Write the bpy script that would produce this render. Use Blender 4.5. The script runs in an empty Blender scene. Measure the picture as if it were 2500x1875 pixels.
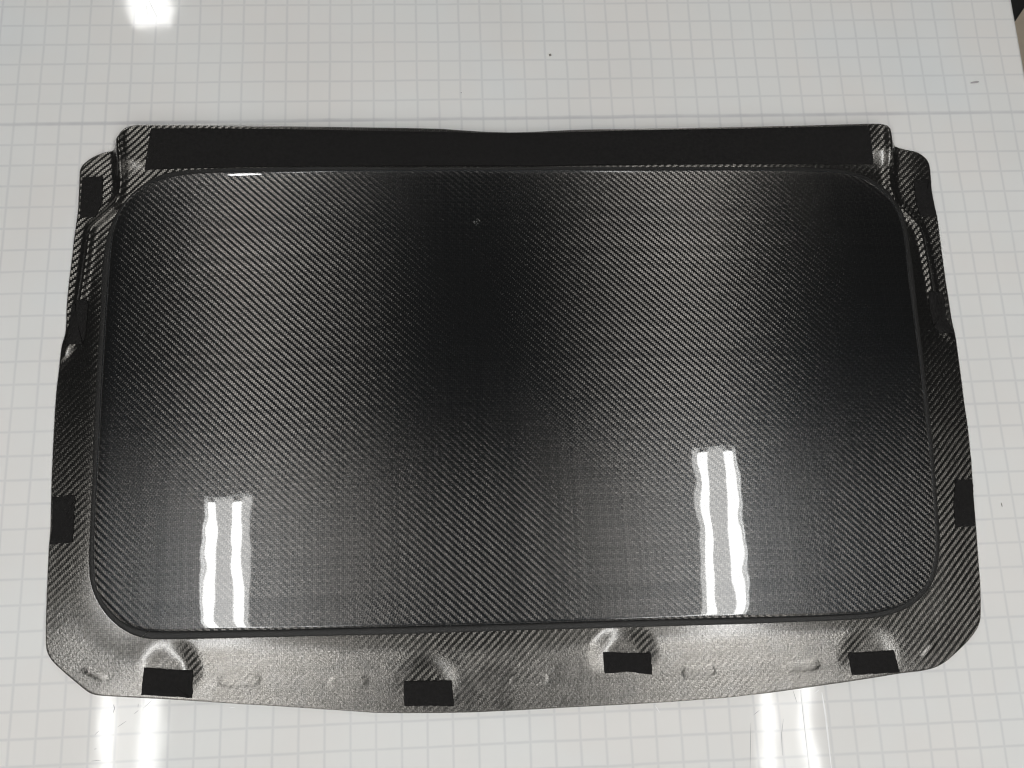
import bpy, bmesh, math, random
import numpy as np
from mathutils import Matrix, Vector

random.seed(7)
S = bpy.context.scene
COL = S.collection
CM = 0.01

# ------------------------------------------------------------------ camera, world, exposure
cam_data = bpy.data.cameras.new("camera")
cam = bpy.data.objects.new("camera", cam_data); COL.objects.link(cam)
cam_data.sensor_fit = 'HORIZONTAL'; cam_data.sensor_width = 36.0; cam_data.lens = 32.144
cam_data.clip_start = 0.02; cam_data.clip_end = 60.0
R = Matrix(((0.99828958, 0.02722422, -0.05173737), (-0.03837052, 0.97278994, -0.22848947), (0.04410914, 0.23008384, 0.97217067))).to_4x4()
cam.matrix_world = Matrix.Translation((-0.00469, -0.24101, 0.96706)) @ R
S.camera = cam

world = bpy.data.worlds.new("World"); S.world = world
world.use_nodes = True
bg = world.node_tree.nodes["Background"]
bg.inputs["Color"].default_value = (1.0, 0.985, 0.95, 1.0)
WORLD = 0.02
bg.inputs["Strength"].default_value = WORLD

S.view_settings.view_transform = 'Standard'; S.view_settings.look = 'None'
S.view_settings.exposure = 0.0; S.view_settings.gamma = 1.0
S.render.engine = 'CYCLES'
S.cycles.filter_width = 1.15
S.cycles.use_denoising = True; S.cycles.denoiser = 'OPENIMAGEDENOISE'; S.cycles.denoising_prefilter = 'ACCURATE'
S.cycles.max_bounces = 8
S.cycles.sample_clamp_indirect = 6.0
PAN_GLOW = 11.0                                   # glow put into the pans in place of tube light on them
TUBE = 35.0                                   # radiance of the fluorescent tubes

# ------------------------------------------------------------------ small helpers
def tag(o, label=None, cat=None, group=None, kind=None):
    for k, v in (("label", label), ("category", cat), ("group", group), ("kind", kind)):
        if v: o[k] = v
    return o
def mesh_obj(name, verts, faces, mats, parent=None, smooth=True, loc=None):
    me = bpy.data.meshes.new(name); me.from_pydata([tuple(v) for v in verts], [], [tuple(f) for f in faces]); me.update()
    if smooth: me.polygons.foreach_set("use_smooth", [True]*len(me.polygons))
    o = bpy.data.objects.new(name, me); COL.objects.link(o)
    for m in (mats if isinstance(mats, (list, tuple)) else [mats]): me.materials.append(m)
    if parent: o.parent = parent
    if loc: o.location = loc
    return o
def empty(name, loc):
    o = bpy.data.objects.new(name, None); o.empty_display_size = 0.05; COL.objects.link(o); o.location = loc; return o
def box(x0, x1, y0, y1, z0, z1, bev=0.0, rot=0.0, seg=2):
    bm = bmesh.new(); bmesh.ops.create_cube(bm, size=1)
    for v in bm.verts: v.co = Vector((v.co.x*(x1-x0), v.co.y*(y1-y0), v.co.z*(z1-z0)))
    if bev: bmesh.ops.bevel(bm, geom=bm.edges[:], offset=bev, segments=seg, affect='EDGES', profile=0.5)
    m = Matrix.Translation(((x0+x1)/2, (y0+y1)/2, (z0+z1)/2)) @ Matrix.Rotation(rot, 4, 'Z')
    bm.transform(m); return bm
def bm_obj(name, bm, mat, parent=None, smooth=False):
    me = bpy.data.meshes.new(name); bm.to_mesh(me); bm.free()
    if smooth: me.polygons.foreach_set("use_smooth", [True]*len(me.polygons))
    me.materials.append(mat); o = bpy.data.objects.new(name, me); COL.objects.link(o)
    if parent: o.parent = parent
    return o

# ------------------------------------------------------------------ node helpers
class NT:
    def __init__(s, name):
        s.mat = bpy.data.materials.new(name); s.mat.use_nodes = True; s.t = s.mat.node_tree; s.t.nodes.clear()
        s.out = s.t.nodes.new("ShaderNodeOutputMaterial")
    def n(s, typ, **kw):
        nd = s.t.nodes.new(typ)
        for k, v in kw.items(): setattr(nd, k, v)
        return nd
    def link(s, a, b): s.t.links.new(a, b)
    def put(s, sock, v):
        if hasattr(v, "is_output") or isinstance(v, bpy.types.NodeSocket): s.link(v, sock)
        else: sock.default_value = v
    def m(s, op, a, b=0.0, c=0.0, clamp=False):
        nd = s.n("ShaderNodeMath", operation=op); nd.use_clamp = clamp
        for i, v in enumerate((a, b, c)): s.put(nd.inputs[i], v)
        return nd.outputs[0]
    def vm(s, op, a, b=(0, 0, 0), scale=None):
        nd = s.n("ShaderNodeVectorMath", operation=op)
        s.put(nd.inputs[0], a); s.put(nd.inputs[1], b)
        if scale is not None: s.put(nd.inputs["Scale"], scale)
        return nd.outputs["Value"] if op in ("LENGTH", "DOT_PRODUCT") else nd.outputs["Vector"]
    def xyz(s, x, y, z):
        nd = s.n("ShaderNodeCombineXYZ"); s.put(nd.inputs[0], x); s.put(nd.inputs[1], y); s.put(nd.inputs[2], z); return nd.outputs[0]
    def noise(s, vec, scale, detail=2.0, rough=0.5, out="Fac"):
        nd = s.n("ShaderNodeTexNoise"); s.put(nd.inputs["Vector"], vec); s.put(nd.inputs["Scale"], scale)
        nd.inputs["Detail"].default_value = detail; nd.inputs["Roughness"].default_value = rough
        return nd.outputs[out]
    def ramp(s, v, a, b, lo=0.0, hi=1.0):
        nd = s.n("ShaderNodeMapRange", interpolation_type='SMOOTHSTEP')
        s.put(nd.inputs[0], v); s.put(nd.inputs[1], a); s.put(nd.inputs[2], b); s.put(nd.inputs[3], lo); s.put(nd.inputs[4], hi)
        return nd.outputs[0]
    def mixc(s, f, a, b):
        nd = s.n("ShaderNodeMix", data_type='RGBA'); s.put(nd.inputs[0], f)
        s.put(nd.inputs[6], a); s.put(nd.inputs[7], b); return nd.outputs[2]
    def mixs(s, f, a, b):
        nd = s.n("ShaderNodeMixShader"); s.put(nd.inputs[0], f); s.link(a, nd.inputs[1]); s.link(b, nd.inputs[2]); return nd.outputs[0]
    def adds(s, a, b):
        nd = s.n("ShaderNodeAddShader"); s.link(a, nd.inputs[0]); s.link(b, nd.inputs[1]); return nd.outputs[0]
    def done(s, sh): s.link(sh, s.out.inputs["Surface"]); return s.mat
def plain(name, col, rough=0.5, spec=0.5, var=0.15, scale=60.0, bump=0.0):
    t = NT(name); co = t.n("ShaderNodeTexCoord").outputs["Object"]
    f = t.noise(co, scale, 4.0, 0.6)
    p = t.n("ShaderNodeBsdfPrincipled")
    t.put(p.inputs["Base Color"], t.mixc(f, tuple(c*(1-var) for c in col)+(1,), tuple(min(1, c*(1+var)) for c in col)+(1,)))
    p.inputs["Roughness"].default_value = rough; p.inputs["Specular IOR Level"].default_value = spec
    if bump:
        b = t.n("ShaderNodeBump"); b.inputs["Distance"].default_value = bump; b.inputs["Strength"].default_value = 0.6
        t.put(b.inputs["Height"], t.noise(co, scale*4, 3.0)); t.link(b.outputs[0], p.inputs["Normal"])
    return t.done(p.outputs[0])

def carbon(name, px, py, mirror, gloss):
    """2x2 twill of carbon tows under resin: each tow is an anisotropic glossy fibre bundle."""
    t = NT(name)
    co = t.n("ShaderNodeTexCoord").outputs["Object"]
    sway = t.noise(co, 9.0, 1.0, out="Color")
    co2 = t.vm('ADD', co, t.vm('SCALE', t.vm('SUBTRACT', sway, (.5, .5, .5)), scale=0.0022 if gloss else 0.006))
    sp = t.n("ShaderNodeSeparateXYZ"); t.link(co2, sp.inputs[0])
    x = t.m('MULTIPLY', sp.outputs[0], (-1 if mirror else 1)/px); y = t.m('DIVIDE', sp.outputs[1], py)
    i = t.m('FLOOR', x); j = t.m('FLOOR', y); u = t.m('SUBTRACT', x, i); v = t.m('SUBTRACT', y, j)
    k = t.m('FLOORED_MODULO', t.m('ADD', i, j), 4.0)          # stripes run down to the right
    warp = t.m('LESS_THAN', k, 1.5)                           # 1: fibre along y lies on top
    kk = t.m('FLOORED_MODULO', k, 2.0)
    # position along the float (-1..1) and across the tow (-1..1)
    al_w = t.m('SUBTRACT', t.m('ADD', v, kk), 1.0)
    al_f = t.m('SUBTRACT', 1.0, t.m('ADD', t.m('SUBTRACT', 1.0, u), kk))
    ac_w = t.m('SUBTRACT', t.m('MULTIPLY', u, 2.0), 1.0); ac_f = t.m('SUBTRACT', t.m('MULTIPLY', v, 2.0), 1.0)
    def mix(a, b): return t.m('ADD', t.m('MULTIPLY', a, warp), t.m('MULTIPLY', b, t.m('SUBTRACT', 1.0, warp)))
    al = mix(al_w, al_f); ac = mix(ac_w, ac_f)
    s_al = t.m('MULTIPLY', t.m('POWER', t.m('ABSOLUTE', al), 3.0), t.m('MULTIPLY', t.m('SIGN', al), 0.085))
    s_ac = t.m('MULTIPLY', ac, 0.12)
    inv = t.m('SUBTRACT', 1.0, warp)
    sx = -1 if mirror else 1
    nx = t.m('MULTIPLY', t.m('ADD', t.m('MULTIPLY', s_al, inv), t.m('MULTIPLY', s_ac, warp)), sx)
    ny = t.m('ADD', t.m('MULTIPLY', s_al, warp), t.m('MULTIPLY', s_ac, inv))
    geo = t.n("ShaderNodeNewGeometry").outputs["Normal"]
    cell = t.n("ShaderNodeTexWhiteNoise", noise_dimensions='2D')                 # every float lies a little differently
    t.put(cell.inputs["Vector"], t.xyz(mix(i, t.m('FLOOR', t.m('MULTIPLY', t.m('ADD', x, j), 0.5))), mix(t.m('FLOOR', t.m('MULTIPLY', t.m('ADD', y, i), 0.5)), j), 0.0))
    jit = t.vm('SCALE', t.vm('SUBTRACT', cell.outputs["Color"], (.5, .5, .5)), scale=0.022)
    nrm = t.vm('NORMALIZE', t.vm('ADD', t.vm('ADD', geo, t.xyz(nx, ny, 0.0)), jit))
    tow = t.n("ShaderNodeTexWhiteNoise", noise_dimensions='2D')
    t.put(tow.inputs["Vector"], t.xyz(mix(i, 37.0), mix(53.0, j), 0.0))
    edge = t.ramp(t.m('ABSOLUTE', ac), 0.72, 1.0, 1.0, 0.25)
    val = t.m('MULTIPLY', edge, t.m('ADD', 0.76, t.m('MULTIPLY', tow.outputs["Value"], 0.48)))
    fib = t.n("ShaderNodeBsdfAnisotropic", distribution='BECKMANN')
    base = FIBRE if gloss else FIBRE_FLANGE
    colr = t.vm('SCALE', base, scale=val)
    t.put(fib.inputs["Color"], colr); fib.inputs["Roughness"].default_value = FR[0] if gloss else FR[2]
    fib.inputs["Anisotropy"].default_value = FR[1] if gloss else FR[3]
    t.link(t.xyz(inv, warp, 0.0), fib.inputs["Tangent"]); t.link(nrm, fib.inputs["Normal"])
    dif = t.n("ShaderNodeBsdfDiffuse"); dif.inputs["Color"].default_value = (0.006, 0.006, 0.006, 1)
    body = t.adds(fib.outputs[0], dif.outputs[0])
    bump = t.n("ShaderNodeBump"); bump.inputs["Strength"].default_value = 1.0
    fr = t.n("ShaderNodeFresnel"); fr.inputs["IOR"].default_value = 1.5
    coat = t.n("ShaderNodeBsdfAnisotropic"); coat.inputs["Color"].default_value = (1, 1, 1, 1)
    if gloss:
        h = t.noise(co, 24.0, 1.0)
        bump.inputs["Distance"].default_value = WAVE; t.put(bump.inputs["Height"], h)
        coat.inputs["Roughness"].default_value = 0.02
        haze = t.n("ShaderNodeBsdfAnisotropic"); haze.inputs["Color"].default_value = (0.62, 0.8, 1.0, 1); haze.inputs["Roughness"].default_value = 0.33  # blue tint puts the bluish glow around lamp reflections into the coat colour
        t.link(bump.outputs[0], coat.inputs["Normal"]); t.link(bump.outputs[0], fr.inputs["Normal"])
        cs = t.mixs(HAZE, coat.outputs[0], haze.outputs[0])
        sh = t.mixs(fr.outputs[0], body, cs)
    else:
        gr = t.n("ShaderNodeAttribute", attribute_name="grain").outputs["Fac"]      # rough peel texture of the lower flange
        gr = t.m('MULTIPLY', gr, t.ramp(t.noise(co, 55.0, 3.0), 0.25, 0.6, 0.55, 1.0), clamp=True)
        h = t.m('ADD', t.noise(co, 430.0, 3.0, 0.6), t.m('MULTIPLY', t.noise(co, 90.0, 2.0), 0.6))
        bump.inputs["Distance"].default_value = 0.00042; t.put(bump.inputs["Height"], h)
        t.put(bump.inputs["Strength"], t.m('ADD', 0.10, t.m('MULTIPLY', gr, 0.9)))
        t.put(coat.inputs["Roughness"], t.m('ADD', 0.16, t.m('MULTIPLY', gr, 0.09)))
        t.put(coat.inputs["Color"], t.mixc(gr, (1, 1, 1, 1), (1.0, 0.96, 0.90, 1)))
        t.link(bump.outputs[0], coat.inputs["Normal"])
        sh = t.mixs(t.m('MULTIPLY', fr.outputs[0], t.m('ADD', 1.0, t.m('MULTIPLY', gr, FL_COAT-1.0)), clamp=True), body, coat.outputs[0])
    return t.done(sh)

# ------------------------------------------------------------------ materials
FIBRE = (0.112, 0.105, 0.098); FIBRE_FLANGE = (0.132, 0.125, 0.115)
FR = (0.46, 0.76, 0.47, 0.68); WAVE = 0.00014; HAZE = 0.28; FL_COAT = 2.3
M_GLOSS = carbon("glossy_carbon_weave", 0.00192, 0.00185, False, True)
M_FLANGE = carbon("textured_carbon_weave", 0.0019, 0.0019, True, False)
M_RUBBER = plain("black_rubber", (0.014, 0.0135, 0.013), 0.55, 0.35, 0.2, 120.0, 0.0003)
M_FELT = plain("black_felt_tape", (0.0118, 0.0112, 0.0110), 0.9, 0.15, 0.6, 260.0, 0.0006)
M_CORE = plain("black_resin_edge", (0.012, 0.012, 0.011), 0.4, 0.4)
M_WHITE = plain("white_enamel", (0.86, 0.87, 0.87), 0.5, 0.3, 0.02)
M_BLACK = plain("black_plastic", (0.008, 0.008, 0.008), 0.45, 0.4, 0.3)
M_FLOOR = plain("brown_floor", (0.50, 0.43, 0.34), 0.7, 0.3, 0.12, 9.0)
M_METAL = plain("dull_metal", (0.35, 0.34, 0.33), 0.4, 0.5, 0.1)
def emit(name, col, strength):
    t = NT(name); e = t.n("ShaderNodeEmission"); e.inputs["Color"].default_value = col+(1,); e.inputs["Strength"].default_value = strength
    return t.done(e.outputs[0])
M_TUBE = emit("lit_fluorescent_tube", (1.0, 1.0, 0.985), TUBE)
M_PAN_GLOW = emit("glowing_pan", (1.0, 0.995, 0.97), PAN_GLOW)
M_GLOBE = emit("lit_globe", (1.0, 0.99, 0.97), 40.0)

def table_material():
    t = NT("gridded_table_sheet"); co = t.n("ShaderNodeTexCoord").outputs["Object"]
    wob = t.vm('SCALE', t.vm('SUBTRACT', t.noise(co, 14.0, 3.0, out="Color"), (.5, .5, .5)), scale=0.0022)
    sp = t.n("ShaderNodeSeparateXYZ"); t.link(t.vm('ADD', co, wob), sp.inputs[0])
    P = 0.0254
    fx = t.m('ABSOLUTE', t.m('SUBTRACT', t.m('FLOORED_MODULO', t.m('ADD', sp.outputs[0], P*20.5), P), P/2))
    fy = t.m('ABSOLUTE', t.m('SUBTRACT', t.m('FLOORED_MODULO', t.m('ADD', sp.outputs[1], P*18.5), P), P/2))
    w = t.m('ADD', 0.0017, t.m('MULTIPLY', t.noise(co, 6.0, 2.0), 0.0012))
    lx = t.ramp(fx, 0.0, w, 1.0, 0.0); ly = t.ramp(fy, 0.0, w, 1.0, 0.0)
    st = t.m('ADD', 0.62, t.m('MULTIPLY', t.noise(co, 11.0, 3.0), 0.75))
    line = t.m('MULTIPLY', t.m('MAXIMUM', lx, ly), st, clamp=True)
    # joint of the sheets along one grid line
    jd = t.m('ABSOLUTE', t.m('ADD', t.m('SUBTRACT', sp.outputs[1], 0.3052), t.m('MULTIPLY', t.m('SUBTRACT', t.noise(co, 5.0, 2.0), .5), 0.002)))
    joint = t.m('MULTIPLY', t.ramp(jd, 0.0012, 0.0036, 1.0, 0.0), t.ramp(t.noise(co, 7.0, 4.0, 0.7), 0.3, 0.7, 0.25, 1.0))
    tint = t.mixc(t.ramp(t.noise(co, 7.0, 3.0), 0.35, 0.65), (0.745, 0.745, 0.735, 1), (0.752, 0.737, 0.72, 1))
    tint = t.mixc(t.ramp(t.noise(co, 4.0, 2.0), 0.5, 0.75), tint, (0.728, 0.745, 0.75, 1))
    c1 = t.mixc(t.m('MULTIPLY', line, 0.28), tint, (0.42, 0.43, 0.46, 1))
    c2 = t.mixc(t.m('MULTIPLY', joint, 0.38), c1, (0.34, 0.34, 0.38, 1))
    c2 = t.mixc(t.ramp(t.noise(co, 3.2, 3.0, 0.6), 0.35, 0.75), c2, t.mixc(1.0, c2, t.vm('SCALE', c2, scale=0.955)))
    dif = t.n("ShaderNodeBsdfDiffuse"); t.put(dif.inputs["Color"], c2)
    coat = t.n("ShaderNodeBsdfAnisotropic"); coat.inputs["Color"].default_value = (1, 1, 1, 1); coat.inputs["Roughness"].default_value = 0.05
    hz = t.n("ShaderNodeBsdfAnisotropic"); hz.inputs["Roughness"].default_value = 0.34
    b = t.n("ShaderNodeBump"); b.inputs["Strength"].default_value = 1.0; b.inputs["Distance"].default_value = 0.0003
    t.put(b.inputs["Height"], t.noise(co, 14.0, 2.0))
    t.link(b.outputs[0], coat.inputs["Normal"])
    fr = t.n("ShaderNodeFresnel"); fr.inputs["IOR"].default_value = 1.45
    cs = t.mixs(0.14, coat.outputs[0], hz.outputs[0])
    return t.done(t.mixs(t.m('MULTIPLY', fr.outputs[0], 0.5), dif.outputs[0], cs))
M_TABLE = table_material()

# ------------------------------------------------------------------ setting: table and floor
EDGE_X = lambda y: 0.6885+(y-0.4587)*0.006
pts = [(-1.7, -1.5), (EDGE_X(-1.5), -1.5), (EDGE_X(1.6), 1.6), (-1.7, 1.6)]
bm = bmesh.new()
vs = [bm.verts.new((x, y, 0)) for x, y in pts]; f = bm.faces.new(vs)
ex = bmesh.ops.extrude_face_region(bm, geom=[f])
for v in [g for g in ex["geom"] if isinstance(g, bmesh.types.BMVert)]: v.co.z = -0.035
bmesh.ops.recalc_face_normals(bm, faces=bm.faces[:])
bmesh.ops.bevel(bm, geom=[e for e in bm.edges if all(abs(v.co.z) < 1e-6 for v in e.verts)], offset=0.006, segments=4, affect='EDGES', profile=0.5)
table = bm_obj("table_top", bm, M_TABLE); tag(table, kind="structure", label="white table top printed with a grey one inch grid")
floor = mesh_obj("floor", [(-6, -6, -0.8), (6, -6, -0.8), (6, 6, -0.8), (-6, 6, -0.8)], [(0, 1, 2, 3)], M_FLOOR); tag(floor, kind="structure")

# ------------------------------------------------------------------ outlines (cm) and shape functions of the panel
OUTLINE = [[-34.97, 29.41], [-36.32, 29.43], [-37.29, 29.34], [-37.78, 29.14], [-38.12, 28.74], [-38.33, 28.14], [-38.8, 27.6], [-39.08, 27.06], [-39.3, 26.78], [-39.99, 26.83], [-40.65, 26.56], [-41.3, 26.27], [-42.0, 25.79], [-42.52, 25.33], [-42.8, 24.92], [-42.92, 24.51], [-42.87, 23.57], [-42.81, 21.95], [-42.75, 19.82], [-42.83, 18.63], [-42.96, 16.66], [-43.06, 13.81], [-43.18, 11.45], [-43.24, 8.64], [-43.14, 6.51], [-43.15, 5.39], [-43.34, 4.65], [-43.47, 4.05], [-43.51, 2.33], [-43.58, 0.84], [-43.65, -0.85], [-43.63, -3.0], [-43.57, -5.86], [-43.43, -10.33], [-43.16, -15.46], [-43.19, -17.15], [-43.06, -21.03], [-42.95, -23.83], [-42.85, -25.7], [-42.7, -27.2], [-42.5, -27.74], [-41.91, -28.5], [-40.53, -29.71], [-38.49, -31.36], [-38.04, -31.65], [-37.39, -31.81], [-35.02, -32.05], [-29.62, -32.55], [-24.21, -33.13], [-19.72, -33.58], [-15.36, -34.05], [-12.08, -34.4], [-10.43, -34.59], [-7.69, -34.75], [-3.29, -34.92], [0.01, -34.99], [4.6, -34.98], [9.07, -34.93], [14.68, -34.91], [19.2, -34.86], [24.88, -34.71], [29.63, -34.42], [33.12, -34.11], [37.79, -33.69], [41.31, -33.33], [43.69, -33.07], [45.45, -32.98], [46.64, -32.81], [47.5, -32.57], [48.53, -32.06], [49.84, -31.12], [51.19, -30.07], [52.18, -29.04], [52.57, -28.4], [52.79, -27.73], [53.06, -25.92], [53.27, -24.33], [53.33, -23.29], [53.52, -20.97], [53.73, -18.64], [54.0, -14.85], [54.14, -13.41], [54.31, -11.72], [54.52, -7.87], [54.54, -4.88], [54.63, -2.23], [54.69, 0.58], [54.73, 2.38], [54.68, 3.29], [54.55, 4.34], [54.55, 6.84], [54.54, 9.36], [54.61, 12.92], [54.7, 17.03], [54.56, 18.84], [54.51, 20.24], [54.69, 22.34], [54.76, 23.61], [54.62, 24.19], [54.23, 24.69], [53.5, 25.28], [52.23, 25.56], [51.09, 25.99], [50.71, 26.2], [50.29, 26.41], [50.15, 27.28], [49.91, 27.92], [49.55, 28.29], [49.04, 28.41], [47.57, 28.43], [41.2, 28.32], [31.97, 28.21], [22.21, 28.16], [15.73, 28.17], [11.88, 28.09], [8.02, 27.92], [5.46, 27.9], [2.92, 28.0], [0.38, 28.21], [-2.17, 28.46], [-5.94, 28.62], [-19.82, 29.03], [-28.67, 29.29]]
INNER = [[-27.84, 23.38], [-30.93, 23.33], [-33.4, 23.03], [-34.63, 22.62], [-35.82, 21.93], [-36.99, 20.91], [-37.89, 19.49], [-38.38, 18.03], [-38.64, 16.57], [-38.72, 14.34], [-38.71, 12.0], [-38.65, 6.36], [-38.62, 2.65], [-38.58, -1.58], [-38.5, -5.29], [-38.47, -8.88], [-38.44, -12.32], [-38.4, -16.25], [-38.3, -19.02], [-38.13, -21.02], [-37.77, -21.92], [-37.33, -22.67], [-36.32, -23.9], [-35.17, -24.92], [-34.03, -25.49], [-32.9, -25.8], [-31.79, -25.92], [-26.26, -26.05], [-19.52, -26.2], [-14.03, -26.27], [-6.35, -26.42], [4.82, -26.56], [13.74, -26.65], [21.66, -26.75], [29.85, -26.91], [35.71, -26.98], [40.48, -26.95], [42.32, -26.74], [44.2, -26.26], [45.49, -25.63], [46.93, -24.45], [47.76, -23.25], [48.3, -21.66], [48.63, -20.04], [48.89, -16.96], [49.09, -13.41], [49.29, -9.58], [49.45, -4.59], [49.59, -1.17], [49.64, 2.39], [49.68, 4.54], [49.72, 7.59], [49.84, 10.27], [50.08, 13.56], [50.08, 15.4], [49.88, 16.94], [49.4, 18.65], [48.35, 20.0], [47.19, 20.92], [46.29, 21.53], [44.44, 22.15], [42.46, 22.4], [37.79, 22.43], [31.22, 22.42], [21.71, 22.37], [7.77, 22.5], [-5.95, 22.81], [-15.05, 23.1], [-19.45, 23.15], [-23.78, 23.24]]
OUTER = [[-27.99, 24.06], [-32.35, 23.96], [-34.08, 23.57], [-35.52, 22.68], [-36.58, 21.78], [-37.63, 20.6], [-38.4, 19.29], [-38.91, 17.97], [-39.26, 16.79], [-39.45, 15.21], [-39.55, 12.44], [-39.33, 6.53], [-39.29, 2.8], [-39.24, -1.45], [-39.18, -5.31], [-39.01, -9.97], [-38.95, -14.52], [-38.93, -18.43], [-38.69, -20.99], [-38.15, -22.26], [-37.53, -23.29], [-36.69, -24.37], [-35.53, -25.37], [-34.39, -26.08], [-33.26, -26.5], [-31.91, -26.66], [-19.6, -26.89], [-8.6, -27.07], [4.82, -27.2], [16.02, -27.35], [29.94, -27.51], [37.01, -27.54], [41.23, -27.46], [43.08, -27.17], [44.98, -26.57], [46.31, -25.78], [47.71, -24.48], [48.34, -23.39], [48.76, -22.05], [49.22, -20.03], [49.39, -17.54], [49.72, -11.67], [49.98, -5.6], [50.09, -0.97], [50.28, 3.23], [50.36, 6.13], [50.58, 9.82], [50.68, 13.14], [50.72, 15.75], [50.55, 17.46], [49.92, 18.99], [48.97, 20.43], [47.78, 21.46], [46.09, 22.27], [45.37, 22.58], [43.66, 22.91], [40.71, 23.04], [31.41, 22.97], [17.14, 22.96], [3.21, 23.08], [-5.97, 23.31], [-15.13, 23.72], [-20.17, 23.85]]
RIDGE_LEFT = [[-38.79, 29.11], [-38.82, 27.99], [-38.77, 27.05], [-38.6, 25.02], [-38.53, 22.98], [-38.67, 21.25], [-39.15, 20.06], [-40.05, 19.15], [-41.29, 17.99], [-41.59, 17.07], [-41.72, 14.78], [-41.89, 11.47], [-42.14, 8.22], [-42.45, 5.93], [-42.97, 4.21], [-43.73, 2.34]]
RIDGE_RIGHT = [[50.33, 28.8], [50.25, 26.95], [50.23, 26.0], [50.19, 24.29], [49.98, 22.32], [49.91, 20.36], [50.34, 18.69], [51.36, 17.57], [52.47, 16.17], [52.76, 14.85], [52.87, 12.3], [52.93, 9.78], [52.93, 6.91], [53.24, 4.25], [54.35, 2.26], [54.92, 0.17]]
BOSS = [(-30.49, -29.81, 3.0), (-4.91, -32.1, 2.9), (14.74, -30.24, 3.2), (40.23, -31.39, 3.0)]
OVAL = [(-23.46, -30.92, 2.0, 0.62, 0.0), (-12.82, -31.52, 1.9, 0.62, 0.0), (22.34, -31.99, 1.7, 0.58, 0.02), (33.13, -31.93, 1.7, 0.5, 0.05), (5.1, -32.07, 1.9, 0.5, 0.03), (-37.73, -29.76, 1.1, 0.3, -0.45), (46.6, -30.94, 0.9, 0.25, 0.7)]
PADS = {'L1': [[-42.48, 23.55], [-40.31, 23.65], [-40.17, 20.48], [-40.82, 18.87], [-42.49, 18.75]], 'L2': [[-42.47, 8.84], [-42.3, 9.08], [-41.03, 9.1], [-40.82, 8.6], [-40.8, 5.82], [-41.04, 4.1], [-42.98, 4.2], [-42.69, 6.09], [-42.72, 7.97]], 'L3': [[-43.14, -12.13], [-40.68, -11.96], [-40.77, -12.64], [-40.68, -14.45], [-40.71, -16.81], [-43.06, -16.93], [-42.91, -15.15]], 'R1': [[52.49, 21.59], [54.31, 21.71], [54.41, 20.72], [54.45, 18.36], [54.6, 17.03], [52.68, 17.1], [52.38, 18.82]], 'R2': [[52.05, 7.72], [53.95, 7.97], [54.04, 6.94], [53.9, 4.75], [54.42, 3.0], [52.78, 2.96], [52.11, 3.66], [51.9, 5.68]], 'R3': [[52.06, -13.45], [54.05, -13.42], [53.83, -15.81], [53.55, -18.41], [51.27, -18.53], [51.39, -16.0]], 'B1': [[-32.84, -29.32], [-28.09, -29.84], [-28.18, -32.41], [-33.1, -31.9]], 'B2': [[-7.27, -31.67], [-2.59, -31.78], [-2.39, -34.25], [-7.34, -34.06]], 'B3': [[12.69, -29.68], [15.05, -29.86], [17.48, -29.92], [17.55, -32.09], [15.18, -31.67], [12.76, -31.74]], 'B4': [[37.96, -30.83], [42.83, -30.76], [43.28, -32.99], [38.25, -33.01]]}
STRIP_TOP = [[-34.89, 28.92], [-28.6, 28.84], [-19.78, 28.58], [-5.94, 28.09], [-2.17, 27.98], [2.91, 27.77], [7.98, 27.7], [11.84, 27.74], [22.15, 27.88], [31.89, 27.93], [41.1, 28.02], [47.52, 28.07]]
STRIP_BOTTOM = [[-35.56, 24.23], [-32.1, 24.29], [-27.96, 24.18], [-5.96, 23.59], [7.83, 23.29], [21.72, 23.31], [36.28, 23.45], [47.75, 23.56]]

# ---- shared shape functions (units: cm, z up, origin on the table under the panel) ----
PCX, PCY = 5.6, -2.0          # middle of the panel
def panel_z(x, y):
    return 3.7 - 0.00097*(x-6.3)**2 - 0.0011*(y+2.0)**2
def sstep(a, b, v):
    t = np.clip((v-a)/(b-a), 0, 1); return t*t*(3-2*t)
def dense(loop, step=0.12, sig=0.45):
    """closed loop resampled evenly and smoothed a little along its length"""
    a = np.array(loop, float); b = np.vstack([a, a[:1]])
    c = np.concatenate([[0], np.cumsum(np.hypot(*np.diff(b, axis=0).T))]); n = int(c[-1]/step)
    s = np.linspace(0, c[-1], n, endpoint=False)
    p = np.stack([np.interp(s, c, b[:,k]) for k in (0, 1)], 1)
    w = int(3*sig/step); k = np.exp(-0.5*(np.arange(-w, w+1)*step/sig)**2); k /= k.sum()
    q = np.vstack([p[-w:], p, p[:w]])
    return np.stack([np.convolve(q[:,j], k, 'valid') for j in (0, 1)], 1)
def polar(loop, sig=0.45):
    a = dense(loop, 0.12, sig); th = np.arctan2(a[:,1]-PCY, a[:,0]-PCX); r = np.hypot(a[:,1]-PCY, a[:,0]-PCX)
    i = np.argsort(th); return th[i], r[i]
def loop_r(pl, th):
    return np.interp(th, pl[0], pl[1], period=2*np.pi)
def line_dist(x, y, pts):
    """signed distance to a polyline (positive on its left) and arc position 0..1"""
    best = np.full(np.shape(x), 1e9); sg = np.ones(np.shape(x))
    for (ax, ay), (bx, by) in zip(pts[:-1], pts[1:]):
        dx, dy = bx-ax, by-ay; L2 = dx*dx+dy*dy
        t = np.clip(((x-ax)*dx+(y-ay)*dy)/L2, 0, 1)
        d = np.hypot(x-ax-t*dx, y-ay-t*dy); cr = dx*(y-ay)-dy*(x-ax)
        m = d < best-1e-9; best = np.where(m, d, best); sg = np.where(m, np.where(cr >= 0, 1., -1.), sg)
    return best*sg

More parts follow.
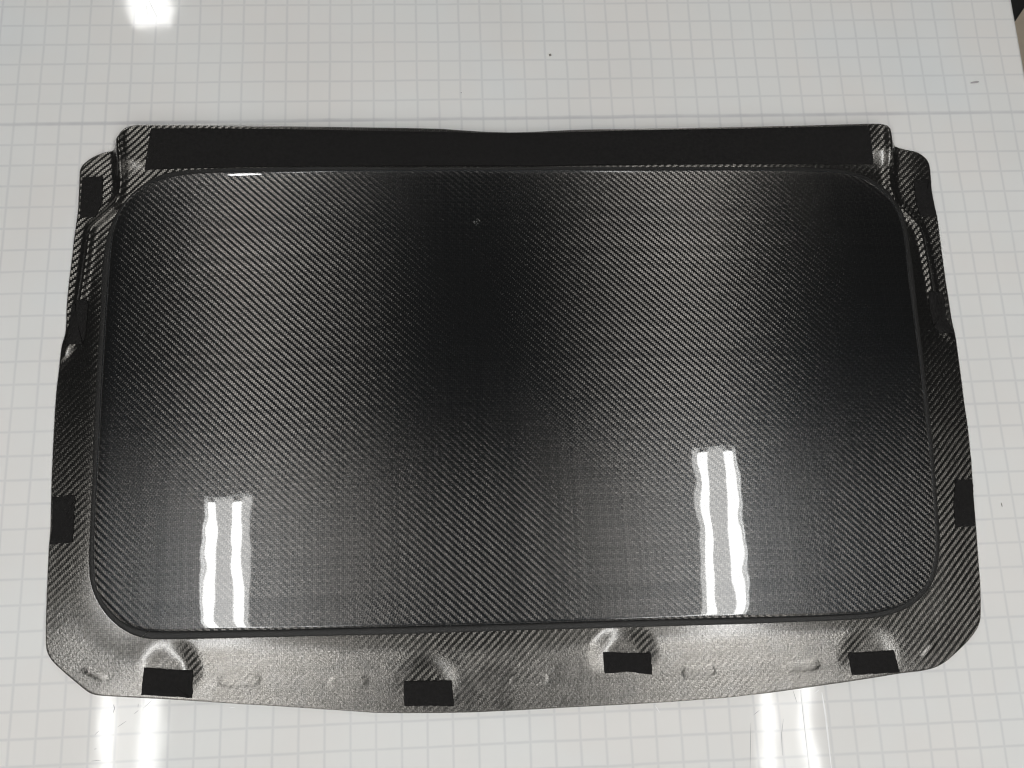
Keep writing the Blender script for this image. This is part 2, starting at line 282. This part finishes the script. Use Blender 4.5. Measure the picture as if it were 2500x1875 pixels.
PL_OUT, PL_SEAL, PL_EDGE = polar(OUTLINE, 0.35), polar(OUTER, 0.9), polar(INNER, 0.9)
def flange_z(x, y):
    x = np.asarray(x, float); y = np.asarray(y, float)
    th = np.arctan2(y-PCY, x-PCX); r = np.hypot(x-PCX, y-PCY)
    ro, ri = loop_r(PL_OUT, th), loop_r(PL_SEAL, th)
    t = np.clip((ro-r)/(ro-ri), 0, 1)                       # 0 at the rim, 1 at the seal
    zi = panel_z(PCX+ri*np.cos(th), PCY+ri*np.sin(th))-0.75
    top = sstep(21.5, 25.5, y)
    zo = 0.36+1.15*top
    low = sstep(-18, -25, y)
    prof = (t*0.55+0.45*t*t*(3-2*t))*(1-0.6*low)+0.6*low*np.sin(t*np.pi/2)
    z = zo+(zi-zo)*prof
    z = z+0.16*np.exp(-((t-0.04)/0.035)**2)*0              # plain rim
    for pts, s in ((RIDGE_LEFT, 1), (RIDGE_RIGHT, -1)):
        d = s*line_dist(x, y, pts)                         # positive towards the middle
        side = (x < PCX) if s == 1 else (x > PCX)
        m = np.where(side & (y > -1.0+0*y) & (d < 1.2), sstep(-0.75, 0.35, d), 1.0)
        fade = sstep(1.5, 4.5, y)
        ear = 0.36+0.10*sstep(0, -3, d)
        z2 = ear+(z+0.22*np.exp(-((d-0.35)/0.5)**2)-ear)*m
        z = np.where(side, z+(z2-z)*fade, z)
    for (bx, by, br), dp, gx in zip(BOSS, (0.5, 0.45, 0.65, 0.45), (0.13, 0.0, 0.0, 0.0)):                                # level seats moulded under the lower pads
        d = np.hypot(x-bx, (y-by)*1.05)
        lev = flange_plain(bx, by-br*0.45); pl = flange_plain(x, y)
        k = dp*(1-sstep(br*0.45, br*1.2, d))*sstep(0.0, 0.16, t)
        z = z+(np.minimum(z, lev+0.32*(pl-lev)-0.05-gx*(x-bx+1.5))-z)*k
    for ox, oy, a, b, rot in OVAL:                         # small moulded ovals
        u = (x-ox)*np.cos(rot)+(y-oy)*np.sin(rot); v = -(x-ox)*np.sin(rot)+(y-oy)*np.cos(rot)
        q = np.hypot(np.maximum(np.abs(u)-(a-b), 0), v)/b
        z = z+0.055*(1-sstep(0.72, 1.1, q))
    return np.maximum(z, 0.33)
def flange_plain(x, y):
    th = np.arctan2(y-PCY, x-PCX); r = np.hypot(x-PCX, y-PCY)
    ro, ri = loop_r(PL_OUT, th), loop_r(PL_SEAL, th)
    t = np.clip((ro-r)/(ro-ri), 0, 1)
    zi = panel_z(PCX+ri*np.cos(th), PCY+ri*np.sin(th))-0.75
    return 0.36+(zi-0.36)*((t*0.55+0.45*t*t*(3-2*t))*0.4+0.6*np.sin(t*np.pi/2))


panel = empty("carbon_fibre_panel", (PCX*CM, PCY*CM, 0.0))
tag(panel, "black carbon fibre roof panel with glossy raised centre, lying on the gridded table", "car panel")
def place(a):
    a = np.asarray(a, float).copy(); a[:, 0] -= PCX; a[:, 1] -= PCY; return a*CM

def ring_mesh(name, rings, mat, close_centre=False, closed=True):
    """rings: list of (n,3) loops; neighbouring loops are bridged with quads."""
    n = len(rings[0]); V = np.concatenate(rings); F = []
    last = n if closed else n-1
    for k in range(len(rings)-1):
        a, b = k*n, (k+1)*n
        for q in range(last):
            q2 = (q+1) % n
            F.append((a+q, a+q2, b+q2, b+q))
    if close_centre:
        c = len(V); V = np.concatenate([V, [close_centre]]); a = (len(rings)-1)*n
        for q in range(n): F.append((a+q, a+(q+1) % n, c))
    return mesh_obj(name, place(V), F, mat, panel)

def at(th, r, z): return np.stack([PCX+r*np.cos(th), PCY+r*np.sin(th), z], 1)
# flange: from the rim to under the seal, with the rim's own thickness
N = 1440
th = np.linspace(-np.pi, np.pi, N, endpoint=False)
ro, ri = loop_r(PL_OUT, th), loop_r(PL_SEAL, th)
rings = []
zrim = flange_z(PCX+ro*np.cos(th), PCY+ro*np.sin(th))
rings.append(at(th, ro-0.35, zrim-0.26)); rings.append(at(th, ro-0.03, zrim-0.24)); rings.append(at(th, ro, zrim-0.18)); rings.append(at(th, ro, zrim-0.06))
for t in np.concatenate([[0.012], np.linspace(0.03, 1.0, 46)]):
    r = ro+(ri-ro)*t; rings.append(at(th, r, flange_z(PCX+r*np.cos(th), PCY+r*np.sin(th))))
zi = rings[-1][:, 2]
rings.append(at(th, ri-0.5, zi-0.05)); rings.append(at(th, ri-1.4, zi-0.1))
fl = ring_mesh("flange", rings, M_FLANGE)
P_ = np.concatenate(rings); fx_, fy_ = P_[:, 0], P_[:, 1]
tt_ = (lambda a, r: (loop_r(PL_OUT, a)-r)/(loop_r(PL_OUT, a)-loop_r(PL_SEAL, a)))(np.arctan2(fy_-PCY, fx_-PCX), np.hypot(fx_-PCX, fy_-PCY))
lc_ = sstep(-27, -33, fx_)
grain = sstep(-20.5, -27.5, fy_)*(1-sstep(0.70-0.3*lc_, 0.93-0.2*lc_, tt_))*(1-0.5*sstep(38, 44, fx_))*(1-0.25*lc_)
for bx, by, br in BOSS: grain = grain*sstep(br*0.45, br*0.95, np.hypot(fx_-bx, fy_-by-br*0.25))
at_ = fl.data.attributes.new("grain", 'FLOAT', 'POINT'); at_.data.foreach_set("value", grain.astype(np.float32))

# glossy centre: crowned sheet that rolls over at its edge
N2 = 900
th2 = np.linspace(-np.pi, np.pi, N2, endpoint=False)
re = loop_r(PL_EDGE, th2)
def pz(r): return panel_z(PCX+r*np.cos(th2), PCY+r*np.sin(th2))
rings = []
ROLL = 0.55
rings.append(at(th2, re-0.05, pz(re)-1.0))
for a in np.linspace(0, np.pi/2, 9):
    r = re-ROLL*0.9*(1-np.cos(a)); rings.append(at(th2, r, pz(r)-0.42*(1-np.sin(a))))
for t in np.linspace(0, 1, 40)[1:-1]:
    r = (re-ROLL*0.9)*(1-t); rings.append(at(th2, r, pz(r)))
ring_mesh("centre_panel", rings, M_GLOSS, close_centre=(PCX, PCY, float(panel_z(PCX, PCY))))

# rubber seal: two lengths, butted at the left side and at the lower left corner
SEAMS = [math.atan2(8.03-PCY, -39.28-PCX), math.atan2(-26.23-PCY, -32.98-PCX)]
def seal(a0, a1):
    n = max(40, int(abs(a1-a0)*150)); t = np.linspace(a0, a1, n)
    o_, i_ = loop_r(PL_SEAL, (t+np.pi) % (2*np.pi)-np.pi), loop_r(PL_EDGE, (t+np.pi) % (2*np.pi)-np.pi)
    zp = panel_z(PCX+i_*np.cos(t), PCY+i_*np.sin(t)); zf = panel_z(PCX+o_*np.cos(t), PCY+o_*np.sin(t))-0.75
    w = o_-i_
    prof = [(0.0, -0.32), (-0.01, -0.1), (0.06, -0.02), (0.3, 0.0), (0.6, 0.0), (0.9, -0.02), (1.0, -0.08), (1.06, -0.5)]
    rg = [at(t, o_-w*f_, (zf+0.24)*(1-min(f_, 1))+(zp-0.46)*min(f_, 1)+h_) for f_, h_ in prof]
    return ring_mesh("seal_strip", rg, M_RUBBER, closed=False)
g = 0.0006
s0, s1 = sorted(((a+2*math.pi) % (2*math.pi)) for a in SEAMS)
seal(s0+g, s1-g); seal(s1+g, s0+2*math.pi-g)

# black felt pads on the flange
def pad(name, poly):
    p = np.array(poly, float); n = len(p); nb = 48
    seg = np.roll(p, -1, 0)-p; L = np.hypot(seg[:, 0], seg[:, 1]); cum = np.concatenate([[0], np.cumsum(L)])
    s = np.concatenate([np.linspace(0, cum[-1], nb, endpoint=False), cum[:-1]]); s = np.unique(np.round(s, 4))
    B = np.stack([np.interp(s, cum, np.append(p[:, k], p[0, k])) for k in (0, 1)], 1)
    B += np.random.RandomState(int(abs(p[0, 0]*100))).normal(0, 0.018, B.shape)
    c = B.mean(0); rg = []
    z = flange_z(B[:, 0], B[:, 1]); rg.append(np.c_[B, z-0.02]); rg.append(np.c_[B, z+0.1])
    for f_ in (0.975, 0.8, 0.55, 0.28):
        q = c+(B-c)*f_; rg.append(np.c_[q, flange_z(q[:, 0], q[:, 1])+0.13])
    cz = float(flange_z(np.array([c[0]]), np.array([c[1]]))[0])+0.13
    if np.sum(B[:, 0]*np.roll(B[:, 1], -1)-np.roll(B[:, 0], -1)*B[:, 1]) < 0: rg = [r[::-1] for r in rg]
    return ring_mesh(name, rg, M_FELT, close_centre=(c[0], c[1], cz))
for key, poly in PADS.items(): pad("felt_pad", poly)
# the long strip along the top
T_, B_ = np.array(STRIP_TOP), np.array(STRIP_BOTTOM)
def resample(a, n):
    c = np.concatenate([[0], np.cumsum(np.hypot(*np.diff(a, axis=0).T))]); s = np.linspace(0, c[-1], n)
    return np.stack([np.interp(s, c, a[:, k]) for k in (0, 1)], 1)
nt = 240; tt, bb = resample(T_, nt), resample(B_, nt)
rg = []
for f_, h_ in ((0, -0.02), (0, 0.1), (0.01, 0.13), (0.2, .13), (0.4, .13), (0.6, .13), (0.8, .13), (0.99, .13), (1, 0.1), (1, -0.02)):
    q = bb+(tt-bb)*f_; q = q.copy()
    if h_ < 0.13: pass
    rg.append(np.c_[q, flange_z(q[:, 0], q[:, 1])+h_])
ring_mesh("felt_strip", rg, M_FELT, closed=False)

# ------------------------------------------------------------------ ceiling lights (seen as reflections, save the added rear pair)
HZ = 2.40
def cyl(r, y0, y1, x, z, n=14, caps=True):
    bm = bmesh.new(); bmesh.ops.create_cone(bm, cap_ends=caps, segments=n, radius1=r, radius2=r, depth=y1-y0)
    bm.transform(Matrix.Translation((x, (y0+y1)/2, z)) @ Matrix.Rotation(math.pi/2, 4, 'X')); return bm
def ceiling_light(x, y0, y1, label):
    root = empty("ceiling_light", (x, (y0+y1)/2, HZ)); tag(root, label, "ceiling light", "twin tube ceiling lights")
    h = (y1-y0)/2
    bm = bmesh.new()                                                      # folded white pan, open below
    prof = [(-0.112, -0.03), (-0.10, 0.02), (-0.05, 0.035), (0.0, 0.012), (0.05, 0.035), (0.10, 0.02), (0.112, -0.03)]
    lo = [[bm.verts.new((px_, s*h, pz_)) for px_, pz_ in prof] for s in (-1, 1)]
    hi = [[bm.verts.new((px_*1.02, s*h, pz_+0.004)) for px_, pz_ in prof] for s in (-1, 1)]
    for q in range(len(prof)-1):
        bm.faces.new((lo[0][q], lo[0][q+1], lo[1][q+1], lo[1][q])); bm.faces.new((hi[0][q], hi[1][q], hi[1][q+1], hi[0][q+1]))
    for s in (0, 1):
        bm.faces.new(lo[s]) if s else bm.faces.new(lo[s][::-1])
    bmesh.ops.recalc_face_normals(bm, faces=bm.faces[:])
    bm_obj("housing", bm, M_WHITE, root)
    m = bmesh.new(); m.faces.new([m.verts.new(c) for c in ((-0.108, -h+.01, -0.012), (-0.108, h-.01, -0.012), (0.108, h-.01, -0.012), (0.108, -h+.01, -0.012))])
    bm_obj("pan_glow", m, M_PAN_GLOW, root)  # emissive sheet stands in for tube light falling on the white pan
    for sx in (-1, 1):
        tb = bm_obj("tube", cyl(0.0225, -h+0.03, h-0.03, sx*0.066, -0.04, 10, False), M_TUBE, root, True)
        for s in (-1, 1):
            bm_obj("lamp_holder", box(sx*0.066-0.017, sx*0.066+0.017, s*(h-0.018)-0.011, s*(h-0.018)+0.011, -0.056, -0.014, 0.003), M_WHITE, root)
    return root
LIGHTS = [(-1.17, -2.37, 0.05, "twin tube ceiling light mirrored at the lower left of the glossy panel"),
          (1.085, -2.24, 0.20, "twin tube ceiling light mirrored at the lower right of the glossy panel"),
          (-1.165, 2.98, 5.42, "twin tube ceiling light beyond the upper left of the table"),
          (-1.17, -5.30, -2.86, "added twin tube ceiling light, unseen behind the viewer in the left row"),  # this and the next are added to brighten table and lower flange
          (1.085, -5.17, -2.73, "added twin tube ceiling light, unseen behind the viewer in the right row"),
          (1.085, 3.05, 5.49, "twin tube ceiling light beyond the upper right of the table")]
for a in LIGHTS: ceiling_light(*a)
gl = empty("glare_globe", (-1.26, 2.20, HZ)); tag(gl, "round globe lamp mirrored by the table at its top edge", "ceiling light")  # added globe; its reflection imitates the glare of a far tube end
bm = bmesh.new(); bmesh.ops.create_icosphere(bm, subdivisions=2, radius=0.10); bm_obj("globe", bm, M_GLOBE, gl, True)
bm = bmesh.new(); bmesh.ops.create_cone(bm, cap_ends=True, segments=20, radius1=0.04, radius2=0.03, depth=0.07); bm.transform(Matrix.Translation((0, 0, 0.11))); bm_obj("cap", bm, M_METAL, gl)

# ------------------------------------------------------------------ odds and ends
bk = empty("black_bracket", (0.70, 0.452, -0.02)); tag(bk, "black square ended object at the table edge in the upper right corner", "bracket")
bm_obj("arm", box(-0.014, 0.016, -0.015, 0.05, -0.012, 0.012, 0.003, math.radians(-38)), M_BLACK, bk)

def lump(name, x, y, r, sx, sy, mat, label, cat, rot=0.0):
    bm = bmesh.new(); bmesh.ops.create_icosphere(bm, subdivisions=2, radius=1)
    for v in bm.verts:
        k = 1+random.uniform(-.25, .25); v.co = Vector((v.co.x*r*sx*k, v.co.y*r*sy*k, (v.co.z*.5+.5)*r*k))
    bm.transform(Matrix.Rotation(rot, 4, 'Z'))
    o = bm_obj(name, bm, mat, None, True); o.location = (x, y, 0.0002); tag(o, label, cat); return o
M_CRUMB = plain("grey_crumb", (0.22, 0.21, 0.19), 0.8, 0.2, 0.5, 900.0)
M_PIN = plain("grey_wire", (0.42, 0.40, 0.41), 0.4, 0.4)
lump("crumb", 0.1077, 0.3872, 0.0013, 1.2, 1.4, M_CRUMB, "small grey crumb on the bare table above the panel", "crumb")
lump("crumb", 0.0006, 0.3386, 0.0005, 1, 1, M_BLACK, "tiny black speck on the table above the panel's top edge", "speck")
lump("wire_offcut", 0.6216, 0.345, 0.0016, 3.6, .7, M_PIN, "short grey wire offcut lying near the table's upper right", "offcut", math.radians(8))
lump("splinter", 0.5708, -0.1624, 0.0005, 1.0, 4.5, M_CRUMB, "thin dark splinter on the table right of the panel", "splinter", math.radians(8))

# scratches in the table sheet: flat ribbons a hair above it
SCRATCH_GREY = [[(-35.92, -32.74), (-35.78, -33.09), (-35.91, -33.55)], [(-32.21, -32.52), (-33.0, -33.21)], [(-33.46, -33.39), (-33.85, -33.71)], [(-37.15, -35.13), (-37.53, -35.48)], [(-37.28, -36.78), (-37.51, -36.81)], [(-33.5, -32.77), (-33.52, -33.12)], [(-37.72, -37.89), (-36.82, -37.85)], [(-34.56, -34.33), (-35.39, -34.87)], [(32.15, -34.32), (32.44, -35.57)], [(32.93, -34.28), (32.93, -36.89), (32.97, -41.95)], [(27.49, -37.21), (26.96, -41.68)], [(27.86, -36.48), (28.48, -36.07)], [(30.86, -37.0), (30.52, -38.43), (30.39, -40.45)], [(-36.64, 46.64), (-35.52, 44.27)], [(-36.78, 45.76), (-36.62, 44.44)]]
SCRATCH_PALE = [[(34.42, -34.66), (34.86, -34.34)], [(17.86, -35.14), (18.3, -35.86)], [(35.11, -34.61), (35.23, -36.8), (35.23, -42.05)], [(-24.62, -33.54), (-24.02, -33.49)]]

M_SCR = plain("grey_scratch", (0.30, 0.30, 0.31), 0.8, 0.0); M_SCP = plain("pale_scratch", (0.90, 0.90, 0.90), 0.7, 0.1)
def scratch(path, mat, w, lift):
    p = np.array(path)*CM; n = 14
    c = np.linspace(0, len(p)-1, n); q = np.stack([np.interp(c, range(len(p)), p[:, k]) for k in (0, 1)], 1)
    d = np.gradient(q, axis=0); nr = np.stack([-d[:, 1], d[:, 0]], 1)/np.hypot(d[:, 0], d[:, 1])[:, None]
    ww = w*(0.25+0.75*np.sin(np.linspace(0.15, np.pi-0.15, n)))[:, None]
    V = [(x, y, lift) for x, y in q+nr*ww]+[(x, y, lift) for x, y in q-nr*ww]
    return mesh_obj("scratch", V, [(i, i+1, n+i+1, n+i) for i in range(n-1)], mat, table, False)
for k, s in enumerate(SCRATCH_GREY): scratch(s, M_SCR, 0.00022 if k != 0 else 0.0004, 0.00015+0.00001*k)
for k, s in enumerate(SCRATCH_PALE): scratch(s, M_SCP, 0.00035 if k != 2 else 0.0009, 0.0004+0.00001*k)

# pale flecks caught in the clear coat
V, F = [], []
rs = random.Random(3)
for _ in range(11):
    a = rs.uniform(0, 6.28); r_ = rs.uniform(0, 0.42); cx, cy = 1.34+r_*math.cos(a), 16.19+r_*math.sin(a)
    cz = float(panel_z(cx, cy))+0.012; s = rs.uniform(0.025, 0.06); b0 = len(V)
    V += [(cx-s, cy, cz), (cx, cy-s*1.3, cz), (cx+s, cy, cz), (cx, cy+s*1.2, cz), (cx, cy, cz+0.02)]
    F += [(b0, b0+1, b0+4), (b0+1, b0+2, b0+4), (b0+2, b0+3, b0+4), (b0+3, b0, b0+4)]
mesh_obj("resin_fleck", place(V), F, plain("pale_fleck", (0.25, 0.25, 0.24), 0.5, 0.4), panel)["kind"] = "stuff"
